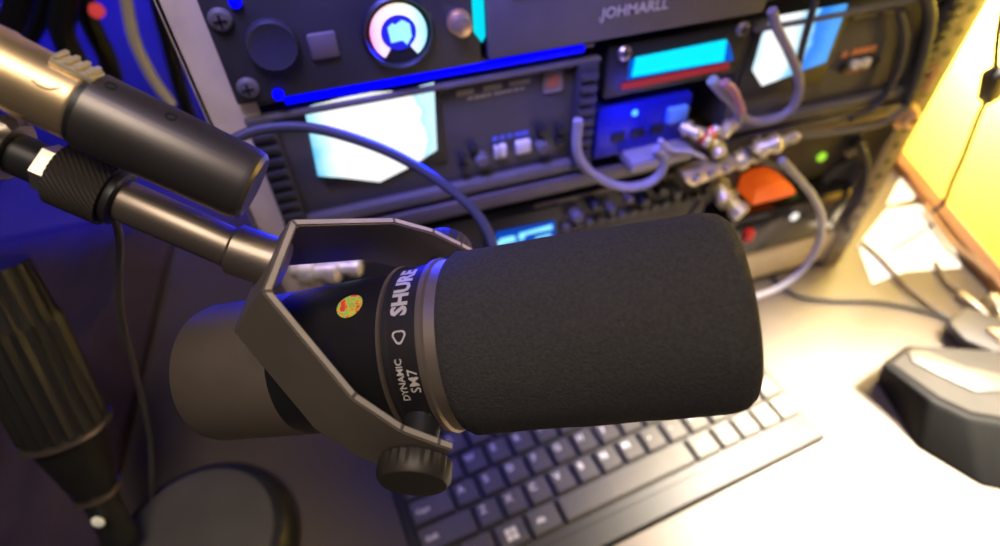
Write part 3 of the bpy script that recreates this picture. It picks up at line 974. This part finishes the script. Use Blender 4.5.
dk = thing('desktop_charger', 'chunky black desktop charging dock with grey recessed top at the right edge', 'charger', desk(960, 440))
bot = [desk(875, 380, 0.0), desk(917, 449, 0.0), desk(982, 488, 0.0), desk(1040, 500, 0), desk(1120, 470, 0.0), desk(1110, 410, 0.0), desk(1010, 372, 0), desk(925, 350, 0.0)]
ZT = 0.034
topp = [desk(881, 363, ZT), desk(932, 400, ZT), desk(968, 417, ZT), desk(1010, 424, ZT), desk(1110, 405, ZT), desk(1090, 372, ZT), desk(1005, 350, ZT), desk(905, 345, ZT)]
bm = new(); loft(bm, bot, topp, 0.0, ZT, 0.004)
worldpart('body', bm, M_dock, dk)
cen = sum(topp, Vector()) / 8
bm = new(); loft(bm, [cen + (p - cen) * 0.95 for p in topp], [cen + (p - cen) * 0.90 for p in topp], ZT - 0.001, ZT + 0.003, 0.001)
worldpart('top_plate', bm, M_docktop, dk, 'grey top plate')
bm = new()
zz = ZT + 0.0032
prism(bm, [desk(a, b, zz) for a, b in ((908, 352), (925, 352), (965, 368), (1002, 376), (1002, 392), (975, 392), (940, 376), (912, 362))], (0, 0, 0.0015), 0.0004)
worldpart('charging_slot', bm, mat('slot_brown', (0.05, 0.042, 0.036), 0.5), dk, 'dark recessed slot')
bm = new(); c = desk(939, 408, 0.026)
bmesh.ops.create_uvsphere(bm, u_segments=12, v_segments=8, radius=0.0018, matrix=Matrix.Translation(c))
worldpart('indicator', bm, G_whitel, dk, 'tiny pale light')

# plug / microphone lump behind the dock, cords across desk
hm = thing('cable_adapter', 'dark grey plastic adapter block with tan clip lying behind the charging dock', 'adapter', desk(975, 335))
bm = new()
loft(bm, [desk(a, b, 0) for a, b in ((942, 330), (960, 350), (1010, 372), (1060, 380), (1060, 345), (1000, 325), (962, 312))],
     [desk(a, b, .02) for a, b in ((948, 322), (965, 340), (1010, 358), (1055, 362), (1055, 340), (1000, 318), (965, 306))], 0.0, 0.02, 0.004)
worldpart('body', bm, mat('hand_grey', (0.06, 0.055, 0.06), 0.5), hm)
bm = new()
loft(bm, [desk(a, b, .02) for a, b in ((985, 330), (1000, 345), (1040, 350), (1040, 330))], [desk(a, b, .024) for a, b in ((988, 328), (1002, 340), (1036, 345), (1036, 328))], 0.019, 0.024, 0.001)
worldpart('clip', bm, mat('tan_clip', (0.5, 0.32, 0.18), 0.4), hm)
for (px, py, L, r, lab, dr) in ((972, 304, .03, .0045, 'bright metal plug lying near the yellow lamp, upper one', (1, .75, 0)), (968, 322, .022, .0045, 'bright metal plug lying near the yellow lamp, lower one', (1, .8, 0)), (995, 306, .022, .009, 'fat cream metal plug at the right edge below the lamp', (.6, 1, 0))):
    c = desk(px, py, r)
    d2 = desk(px + dr[0] * 20, py + dr[1] * 20, r) - c
    o = thing('metal_plug', lab, 'plug', c, frame_from(d2))
    bm = new(); lathe(bm, [(-L / 2, r * .5), (-L * .35, r), (L * .3, r), (L * .32, r * .7), (L * .5, r * .6)], seg=20); obj('shell', bm, M_chrome, o)
    bm = new(); lathe(bm, [(L * .5, r * .35), (L * .8, r * .3)], seg=12); obj('tip', bm, M_brass, o)
D = lambda l, z=0.002: [desk(a, b, z) for a, b in l]
cable(D([(760, 262), (790, 292), (830, 300), (880, 302), (930, 312), (960, 325)], .003), 0.0018, M_rubber, 'thin black cable crossing the desk toward the grey adapter block')
cable(D([(862, 242), (880, 258), (905, 285), (930, 305), (950, 318)], .004), 0.0022, mat('cable_brown', (0.12, 0.085, 0.06), 0.5), 'brown cord crossing the corner of the white paper')
cable(D([(892, 250), (915, 236), (935, 222), (946, 205)], .003), 0.0012, M_rubber, 'very thin dark wire lying across the white paper')
cable(D([(925, 205), (950, 240), (975, 262), (1000, 285), (1030, 300)], .010), 0.0030, mat('cable_tan', (0.30, 0.18, 0.09), 0.5), 'tan cord running along the lamp base')
cable(D([(935, 262), (950, 285), (975, 300), (1000, 325)], .004), 0.0022, mat('cable_brown', (0.12, 0.085, 0.06), 0.5), 'brown cord from the paper\'s edge to the metal plugs')

# ================================================================== LOWER LEFT
c0 = Vector((-0.158, 0.194, 0))
pk = thing('weighted_disc_base', 'round black disc base with matt grey top, below the microphone tail', 'stand base', c0)
bm = new()
lathe(bm, [(0, .056), (.004, .060), (.020, .060), (.027, .056), (.029, .052)], c0, (0, 0, 1), 64)
worldpart('rim', bm, M_black, pk)
bm = new(); lathe(bm, [(.027, .050), (.0305, .050), (.0315, .046)], c0, (0, 0, 1), 64)
worldpart('top_pad', bm, M_puck, pk, 'matt grey top')
# ribbed clutch tube
def axis_obj(name, label, cat, A_, B_, group=None):
    return thing(name, label, cat, A_, frame_from(B_ - A_, (0, 0, 1)), group)


A_, B_ = cam(10, 320, .30), cam(96, 490, .345)
cl = axis_obj('stand_clutch', 'ribbed black microphone stand clutch in the dim lower left corner', 'stand', A_, B_)
L = (B_ - A_).length
bm = new()
lathe(bm, [(-.03, .019), (.0, .021), (.003, .0225), (L * .58, .0225), (L * .60, .021)], seg=44, rib=(1, 3, .90)); obj('ribbed_grip', bm, mat('grip_black', (0.022, 0.020, 0.018), 0.45), cl)
bm = new(); lathe(bm, [(L * .595, .0235), (L * .615, .0235)], seg=44); obj('ring', bm, M_rod, cl, 'thin shiny ring')
bm = new(); lathe(bm, [(L * .61, .020), (L * .95, .0125), (L, .0120)], seg=40); obj('taper', bm, mat('taper_black', (0.016, 0.015, 0.014), 0.4), cl)
bm = new(); lathe(bm, [(L * .99, .0135), (L * 1.015, .0135)], seg=40); obj('end_ring', bm, M_rod, cl, 'thin shiny end ring')
bm = new(); lathe(bm, [(L * 1.01, .0095), (L * 1.35, .0095)], seg=30); obj('tube', bm, M_black, cl)
c = cam(98, 522, .335)
bm = new(); bmesh.ops.create_uvsphere(bm, u_segments=12, v_segments=8, radius=0.003, matrix=Matrix.Translation(c) @ Matrix.Diagonal((1, .8, 1.7, 1)))
worldpart('indicator', bm, mat('pale_bead', (0.9, 0.85, 0.7), 0.4, emit=(1, .9, .7), es=0.25), cl, 'small pale label dot')  # pale label dot with a faint glow in its material

# dark cloth
bm = new()
nx, ny = 46, 40
grid = []
for j in range(ny):
    rowv = []
    for i in range(nx):
        x = -0.44 + 0.19 * i / (nx - 1) + 0.05 * (j / (ny - 1)) * (i / (nx - 1)); y = 0.02 + 0.60 * j / (ny - 1)
        e = min(i, nx - 1 - i, j, ny - 1 - j) / 6
        e = min(1, e)
        z = 0.004 + e * (0.022 + 0.022 * noise.noise(Vector((x * 14, y * 9, 1.3))) + 0.008 * noise.noise(Vector((x * 40, y * 30, 4))))
        rowv.append(bm.verts.new((x, y, max(0.0015, z))))
    grid.append(rowv)
for j in range(ny - 1):
    for i in range(nx - 1):
        bm.faces.new((grid[j][i], grid[j][i + 1], grid[j + 1][i + 1], grid[j + 1][i]))
cloth = tag(obj('cloth', bm, M_cloth), 'crumpled dark purple cloth lying left of the rack', 'cloth')
s_ = cloth.modifiers.new('thick', 'SOLIDIFY'); s_.thickness = 0.001; s_.offset = 1
cable(cpts([(108, 205, .19), (116, 222, .195), (120, 245, .21), (119, 275, .23), (122, 320, .26), (135, 370, .30), (150, 440, .36), (152, 500, .40)]), 0.0014, mat('cable_dim', (0.10, 0.09, 0.09), 0.6), 'thin grey wire dangling below the knurled knob')

# ================================================================== MICROPHONE
def camvec(v): return dirw(v)


C0w = cam(432, 346, .1955)
Bw = cam(752, 307, .172)
aw = (Bw - C0w).normalized()
e1 = (CAM - C0w); e1 = (e1 - aw * e1.dot(aw)).normalized()
e2 = aw.cross(e1)
if e2.dot(dirw((0, -1, 0))) < 0: e2 = -e2
FL = 1 if aw.cross(e1).dot(e2) > 0 else -1
# local frame: x = axis, z = toward viewer side
MR = Matrix((aw, e1.cross(aw), e1)).transposed()
mic = thing('studio_microphone', 'large dark broadcast microphone with black foam windscreen and grey bracket in the foreground', 'microphone', C0w, MR)
SG = 1 if (e1.cross(aw)).dot(e2) > 0 else -1      # local y sign of e2


def ml(s, th, r):
    return Vector((s, SG * r * math.sin(th), r * math.cos(th)))


# windscreen with soft foam lumps
prof = [(.0115, .0265), (.0122, .0292), (.0145, .0305)] + [(.02 + .0078 * i, .0305 + .0002 * i / 9) for i in range(10)] + [(.0935, .0305), (.0965, .0296), (.0988, .0276), (.1003, .0245), (.101, .019), (.101, .008)]
bm = new(); lathe(bm, prof, seg=96)
for v in bm.verts:
    if v.co.x > .013:
        rr = Vector((0, v.co.y, v.co.z))
        if rr.length > 1e-4:
            v.co += rr.normalized() * (0.00035 * noise.noise(v.co * 120) + 0.00012 * noise.noise(v.co * 700))
obj('windscreen', bm, M_foam, mic, 'black foam windscreen')
bm = new()
lathe(bm, [(.0055, .0282), (.0060, .0292), (.0078, .0294), (.0085, .0286), (.0095, .0286), (.0120, .0286)], seg=80, caps=True)
obj('collar_ring', bm, M_ring, mic, 'brownish metal collar ring')
bm = new(); lathe(bm, [(-.0058, .0276), (-.0052, .0284), (-.0040, .0284), (-.0034, .0279), (.0056, .0281)], seg=80)
band = obj('label_band', bm, mat('band_metal', (0.045, 0.04, 0.042), 0.38, 0.5), mic, 'dark band with pale lettering')
bm = new(); lathe(bm, [(-.0072, .0275), (-.0070, .0284), (-.0060, .0286), (-.0056, .0276)], seg=80)
obj('ridge_ring', bm, M_ring, mic, 'brownish metal ridge ring')
bm = new(); lathe(bm, [(-.048, .0250), (-.046, .0256), (-.03, .0262), (-.012, .0268), (-.0070, .0272)], seg=80)
obj('housing', bm, M_body, mic)
bm = new(); lathe(bm, [(-.0870, .018), (-.0868, .0215), (-.0850, .0243), (-.082, .0252), (-.050, .0256), (-.0478, .0250)], seg=80)
obj('tail_housing', bm, M_tail, mic, 'brownish dark tail housing')
RB = .02835


def wrap(th0, s0, r=RB, along=False):
    def fn(x, y):
        if along:
            return ml(s0 + x, th0 + y / r, r)
        return ml(s0 - y, th0 + x / r, r)
    return fn


deg = math.radians
bm = new(); add_text(bm, 'SHURE', 0.0069, wrap(deg(42), .0006), bold=0.045)
obj('lettering', bm, M_print, band, smooth=False)
bm = new()
# small shield-like outline emblem
Nn = 6
for i in range(24):
    t0, t1 = 2 * PI * i / 24, 2 * PI * (i + 1) / 24
    f_ = wrap(deg(8), .0006)
    k0 = 1 + .14 * math.cos(3 * t0 + PI); k1 = 1 + .14 * math.cos(3 * t1 + PI)
    q = [f_(r * k * math.cos(t), r * k * math.sin(t)) for r, k, t in ((.0015, k0, t0), (.0021, k0, t0), (.0021, k1, t1), (.0015, k1, t1))]
    bm.faces.new([bm.verts.new(v) for v in q])
obj('emblem', bm, M_print, band, smooth=False)
bm = new()
add_text(bm, 'DYNAMIC', 0.0030, wrap(deg(-19), -.0003), bold=0.02)
add_text(bm, 'SM7', 0.0044, wrap(deg(-20), .0035), bold=0.01)
obj('lettering', bm, M_print, band, smooth=False)
bm = new()
add_text(bm, 'MADE IN', 0.0020, wrap(deg(-47), .0008, along=True), bold=0.0)
add_text(bm, 'MEXICO', 0.0020, wrap(deg(-52), .0008, along=True), bold=0.0)
obj('lettering', bm, mat('print_dim', (0.35, 0.33, 0.4), 0.6), band, smooth=False)
# holographic sticker
bm = new()
sc_, tc_ = -.0178, deg(36)
vc = bm.verts.new(ml(sc_, tc_, .0270))
rg = [bm.verts.new(ml(sc_ + .0044 * math.cos(t), tc_ + .0046 * math.sin(t) / .0268, .02685)) for t in [2 * PI * i / 32 for i in range(32)]]
for i in range(32): bm.faces.new((vc, rg[i], rg[(i + 1) % 32]))
obj('sticker', bm, holo_material(), mic, 'round holographic sticker')

# --- yoke (U bracket)
pv = Vector((0, .75, -.65)); ac = Vector(((C0w - CAM).length, 0, 0))
acam = Vector((0.96309295, -0.14323623, -0.22789329))
pv = (pv - acam * pv.dot(acam)).normalized()
uv = Vector((-.80, -.40, -.45)); uv = (uv - pv * uv.dot(pv)).normalized()
wv = uv.cross(pv)
if wv.x > 0: wv = -wv
pw, uw, ww = dirw(pv), dirw(uv), dirw(wv)
T = 0.0026
half = [(-.005, .0372), (0, .0372), (.012, .0368), (.0272, .0325), (.0568, .0125)]
inner = half + [(u, -p) for u, p in reversed(half)]
def offs(poly, t):
    out = []
    for i in range(len(poly)):
        a = Vector(poly[max(i - 1, 0)]); b = Vector(poly[i]); c = Vector(poly[min(i + 1, len(poly) - 1)])
        d1 = (b - a).normalized() if i > 0 else (c - b).normalized()
        d2 = (c - b).normalized() if i < len(poly) - 1 else d1
        n1 = Vector((-d1.y, d1.x)); n2 = Vector((-d2.y, d2.x))
        m = (n1 + n2); m = m / m.length
        k = t / max(0.3, m.dot(n1))
        out.append(b + m * k * -1)
    return out
outer = offs(inner, T)
if (outer[4][0] if hasattr(outer[4], '__getitem__') else 0) < inner[4][0]:
    outer = offs(inner, -T)
bm = new()
def yk(u, p, w): return C0w + uw * u + pw * p + ww * w
W0, W1 = -.0125, .0125
vi0 = [bm.verts.new(yk(u, p, W0)) for u, p in inner]; vi1 = [bm.verts.new(yk(u, p, W1)) for u, p in inner]
vo0 = [bm.verts.new(yk(u, p, W0)) for u, p in outer]; vo1 = [bm.verts.new(yk(u, p, W1)) for u, p in outer]
n_ = len(inner)
for i in range(n_ - 1):
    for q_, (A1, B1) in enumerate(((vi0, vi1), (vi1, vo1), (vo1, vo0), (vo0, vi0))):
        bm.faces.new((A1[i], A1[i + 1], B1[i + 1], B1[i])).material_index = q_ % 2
bm.faces.new((vi0[0], vi1[0], vo1[0], vo0[0])); bm.faces.new((vi0[-1], vi1[-1], vo1[-1], vo0[-1]))
bmesh.ops.recalc_face_normals(bm, faces=bm.faces[:])
bmesh.ops.bevel(bm, geom=bm.edges[:], offset=0.0005, segments=2, affect='EDGES')
yoke = worldpart('yoke', bm, [M_strap, mat('edge_glint', (0.7, 0.62, 0.54), 0.45, 0.4)], mic, 'bent grey metal bracket strap')  # paler edge faces: specular glint put into the colour
for sgn in (1, -1):
    bm = new()
    cyl(bm, yk(0, sgn * .0262, 0), yk(0, sgn * .0375, 0), .006, 24)
    worldpart('pivot_post', bm, M_black, yoke)
    bm = new()
    O = yk(0, sgn * (.0372 + T), 0)
    lathe(bm, [(0, .0100), (.001, .0110), (.0060, .0110), (.0075, .0098), (.008, .007)], O, pw * sgn, 48, rib=(1, 2, .95))
    worldpart('pivot_knob', bm, M_knurl, yoke, 'knurled black knob')
# --- swivel mount on the crossbar
R1, R0 = cam(281, 265, .1765), cam(232, 248, .1740)
axr = (R1 - R0).normalized()
bm = new()
LR = (R1 - R0).length
lathe(bm, [(0, .0070), (.001, .0079), (LR, .0079), (LR + .001, .0070)], R0, axr, 36)
mount = worldpart('swivel_mount', bm, M_rod, mic, 'short thick metal swivel tube')

# ================================================================== BOOM END
K0, K1 = cam(118, 198, .166), R0
ax = (K1 - K0).normalized()
boom = thing('boom_arm', 'metal boom arm end with knurled black collar and shiny nuts, upper left', 'boom arm', K0, frame_from(ax))
Lr = (K1 - K0).length
bm = new(); lathe(bm, [(-.006, .0055), (0, .0060), (.001, .0063), (Lr - .0005, .0063)], seg=36)
obj('threaded_rod', bm, M_rod, boom, 'brownish brushed metal rod')
bm = new()
# knurled collar: fine crossed ridges as geometry
segs, rws = 72, 16
Lk = .0140
ck = -.0155
rings = []
for j in range(rws + 1):
    s = ck + Lk * j / rws
    ring = []
    for k in range(segs):
        t = 2 * PI * k / segs
        r = .0092 + (.00028 if (k + j) % 2 else -.00012)
        ring.append(bm.verts.new((s, r * math.sin(t), r * math.cos(t))))
    rings.append(ring)
for a, b in zip(rings, rings[1:]):
    for k in range(segs): bm.faces.new((a[k], a[(k + 1) % segs], b[(k + 1) % segs], b[k]))
bm.faces.new(list(reversed(rings[0]))); bm.faces.new(rings[-1])
obj('knurled_collar', bm, M_knurl, boom, 'knurled black collar', smooth=False)
bm = new(); lathe(bm, [(-.0018, .0078), (-.0012, .0082), (.0008, .0082), (.0014, .0072)], seg=40); obj('rubber_washer', bm, M_black, boom)
bm = new(); lathe(bm, [(-.0205, .0062), (-.020, .0072), (-.0160, .0072), (-.0156, .0065)], seg=6); obj('hex_nut', bm, M_chrome, boom, 'shiny hexagonal nut')
bm = new(); lathe(bm, [(-.0275, .0060), (-.0200, .0060)], seg=32); obj('spacer', bm, M_black, boom)
bm = new(); lathe(bm, [(-.0335, .0084), (-.0325, .0098), (-.0290, .0098), (-.0276, .0084)], seg=32, rib=(1, 2, .86)); obj('lock_nut', bm, M_chrome, boom, 'shiny fluted lock nut')
bm = new(); lathe(bm, [(-.12, .0085), (-.042, .0085), (-.038, .0075), (-.0335, .0075)], seg=32); obj('arm_tube', bm, M_black, boom)

# ================================================================== INLINE PREAMP + XLR PLUG
P0, P1 = cam(90, 111, .150), cam(255, 188, .163)
pr_ = thing('inline_preamp', 'brushed dark grey metal inline barrel between gold plug and microphone mount', 'preamplifier', P0, frame_from(P1 - P0, e1))
Lp = (P1 - P0).length
bm = new()
lathe(bm, [(0, .0096), (.0006, .0107), (Lp - .003, .0107), (Lp - .001, .0102), (Lp, .0090)], seg=64)
obj('barrel', bm, M_preamp, pr_)
bm = new(); lathe(bm, [(-.0012, .0099), (.0003, .0099)], seg=48); obj('gasket', bm, M_black, pr_)
# small holes (set screws) on the upper side
def on_barrel(px, py):
    # nearest intersection of the viewing ray with the barrel, expressed locally
    M = pr_.matrix_world.inverted()
    o_ = M @ CAM; d_ = (M.to_3x3() @ ray(px, py)).normalized()
    A2 = d_.y ** 2 + d_.z ** 2; B2 = 2 * (o_.y * d_.y + o_.z * d_.z); C2 = o_.y ** 2 + o_.z ** 2 - .0107 ** 2
    D2 = B2 * B2 - 4 * A2 * C2
    if D2 < 0: return None
    return o_ + d_ * ((-B2 - math.sqrt(D2)) / (2 * A2))
for px, py in ((171, 117), (111, 86)):
    q = on_barrel(px, py)
    if q is None: continue
    nrm = Vector((0, q.y, q.z)).normalized()
    bm = new(); lathe(bm, [(-.0006, .0014), (.0002, .0014), (.00022, .0010), (-.0004, .0008)], q, nrm, 18)
    obj('set_screw', bm, M_black, pr_)

X0, X1 = cam(88, 110, .1498), cam(-22, 57, .1430)
xp = thing('gold_cable_plug', 'gold toned metal audio cable plug with ridged release tab, top left', 'plug', X0, frame_from(X1 - X0, e1))
Lx = (X1 - X0).length
bm = new()
lathe(bm, [(-.0002, .0086), (.0008, .0094), (.0016, .0096), (.020, .0096), (.0215, .0100), (Lx, .0098), (Lx + .001, .0088)], seg=64)
sh = obj('shell', bm, M_gold, xp)
def on_cyl(o, px, py, r):
    M = o.matrix_world.inverted()
    o_ = M @ CAM; d_ = (M.to_3x3() @ ray(px, py)).normalized()
    A2 = d_.y ** 2 + d_.z ** 2; B2 = 2 * (o_.y * d_.y + o_.z * d_.z); C2 = o_.y ** 2 + o_.z ** 2 - r * r
    D2 = B2 * B2 - 4 * A2 * C2
    if D2 < 0: D2 = 0
    return o_ + d_ * ((-B2 - math.sqrt(D2)) / (2 * A2))
q = on_cyl(xp, 77, 70, .0098)
nrm = Vector((0, q.y, q.z)).normalized()
tan = Vector((1, 0, 0)).cross(nrm)
RT = Matrix((Vector((1, 0, 0)), tan, nrm)).transposed()
bm = new()
box(bm, q + nrm * .0006, (.0105, .0055, .0020), .0006, RT)
for i in range(4):
    box(bm, q + nrm * .0019 + Vector((-.0038 + i * .0026, 0, 0)), (.0013, .0052, .0012), .0003, RT)
obj('release_tab', bm, mat('tab_silver', (0.85, 0.75, 0.55), 0.45, 0.6), xp, 'ridged silver release tab')
bm = new()
c1 = []
for px, py in ((32, 80), (40, 86), (50, 89), (60, 88)):
    c1.append(on_cyl(xp, px, py, .0097))
tube(bm, c1, .00022, 6)
obj('engraved_line', bm, M_black, xp)
bm = new(); lathe(bm, [(Lx, .0085), (Lx + .02, .0070), (Lx + .035, .0045)], seg=32)
obj('strain_relief', bm, M_black, xp)
bm = new(); tube(bm, [(Lx + .03, 0, 0), (Lx + .08, 0, -.005), (Lx + .15, .01, -.03)], .0033)
obj('cable', bm, M_rubber, xp)

# ================================================================== LIGHTS
def light(kind, name, loc, energy, col, size=0.1, target=None, **k):
    ld = bpy.data.lights.new(name, kind)
    ld.energy = energy
    ld.color = col
    if kind == 'AREA':
        ld.size = size
    else:
        ld.shadow_soft_size = size
    for a, b in k.items(): setattr(ld, a, b)
    o = bpy.data.objects.new(name, ld)
    COL.objects.link(o)
    o.location = loc
    if target is not None:
        o.rotation_euler = (Vector(target) - Vector(loc)).to_track_quat('-Z', 'Y').to_euler()
    return o


light('SPOT', 'desk_lamp_light', (0.52, 0.11, 0.46), 170, (1.0, 0.88, 0.70), 0.06, (0.325, 0.06, 0), spot_size=math.radians(50), spot_blend=0.9)
light('AREA', 'ceiling_light', (-0.05, -0.14, 1.1), 5.0, (1.0, 0.84, 0.68), 0.35, (0.0, 0.15, 0.2))
light('SPOT', 'added_paper_spot', (0.60, 0.40, 0.80), 40, (1.0, 0.93, 0.82), 0.04, (0.545, 0.30, 0), spot_size=math.radians(36), spot_blend=0.7)  # added unseen spot that whitens the paper sheets
light('POINT', 'bulb_light', lp.matrix_world @ Vector((0.10, -0.075, 0.23)), 17, (1.0, 0.9, 0.72), 0.03)
light('SPOT', 'blue_wall_light', (-0.42, 0.70, 0.42), 10, (0.0, 0.0, 1.0), 0.03, (-0.42, 0.85, 0.08), spot_size=math.radians(100), spot_blend=0.5)
light('SPOT', 'blue_wall_light_near_rack', (-0.16, 0.70, 0.42), 8, (0.0, 0.0, 1.0), 0.03, (-0.16, 0.85, 0.08), spot_size=math.radians(100), spot_blend=0.5)
light('AREA', 'blue_strip_light', (0.03, 0.279, 0.272), 0.32, (0.0, 0.01, 1.0), 0.06, (-0.05, 0.12, 0.255), spread=math.radians(50))
light('AREA', 'added_blue_fill', (-0.02, 0.20, 0.55), 0.5, (0.10, 0.10, 1.0), 0.12, (0.12, 0.287, 0.2), spread=math.radians(60))  # added unseen lamp that tints the rack panels blue
light('POINT', 'blue_inner_light', (0.175, 0.255, 0.232), 0.04, (0.0, 0.01, 1.0), 0.006)

w = bpy.data.worlds.new('World')
SC.world = w
w.use_nodes = True
w.node_tree.nodes['Background'].inputs[0].default_value = (0.30, 0.27, 0.33, 1)
w.node_tree.nodes['Background'].inputs[1].default_value = 0.09

# ================================================================== CAMERA
cd_ = bpy.data.cameras.new('Camera')
cd_.sensor_width = 36
cd_.lens = 36 * F / 1000
cd_.clip_start = 0.005
cd_.dof.use_dof = True
cd_.dof.focus_distance = 0.185
cd_.dof.aperture_fstop = 6.0
co = bpy.data.objects.new('Camera', cd_)
COL.objects.link(co)
r_, d_, f_ = dirw((1, 0, 0)), dirw((0, 1, 0)), dirw((0, 0, 1))
Mx = Matrix((r_, -d_, -f_)).transposed().to_4x4()
Mx.translation = CAM
co.matrix_world = Mx
SC.camera = co
SC.view_settings.view_transform = 'Standard'
SC.view_settings.look = 'None'
SC.view_settings.gamma = 1
SC.view_settings.exposure = 0
SC.view_settings.use_curve_mapping = False
try:
    SC.cycles.use_denoising = True
    SC.cycles.max_bounces = 6
except Exception:
    pass
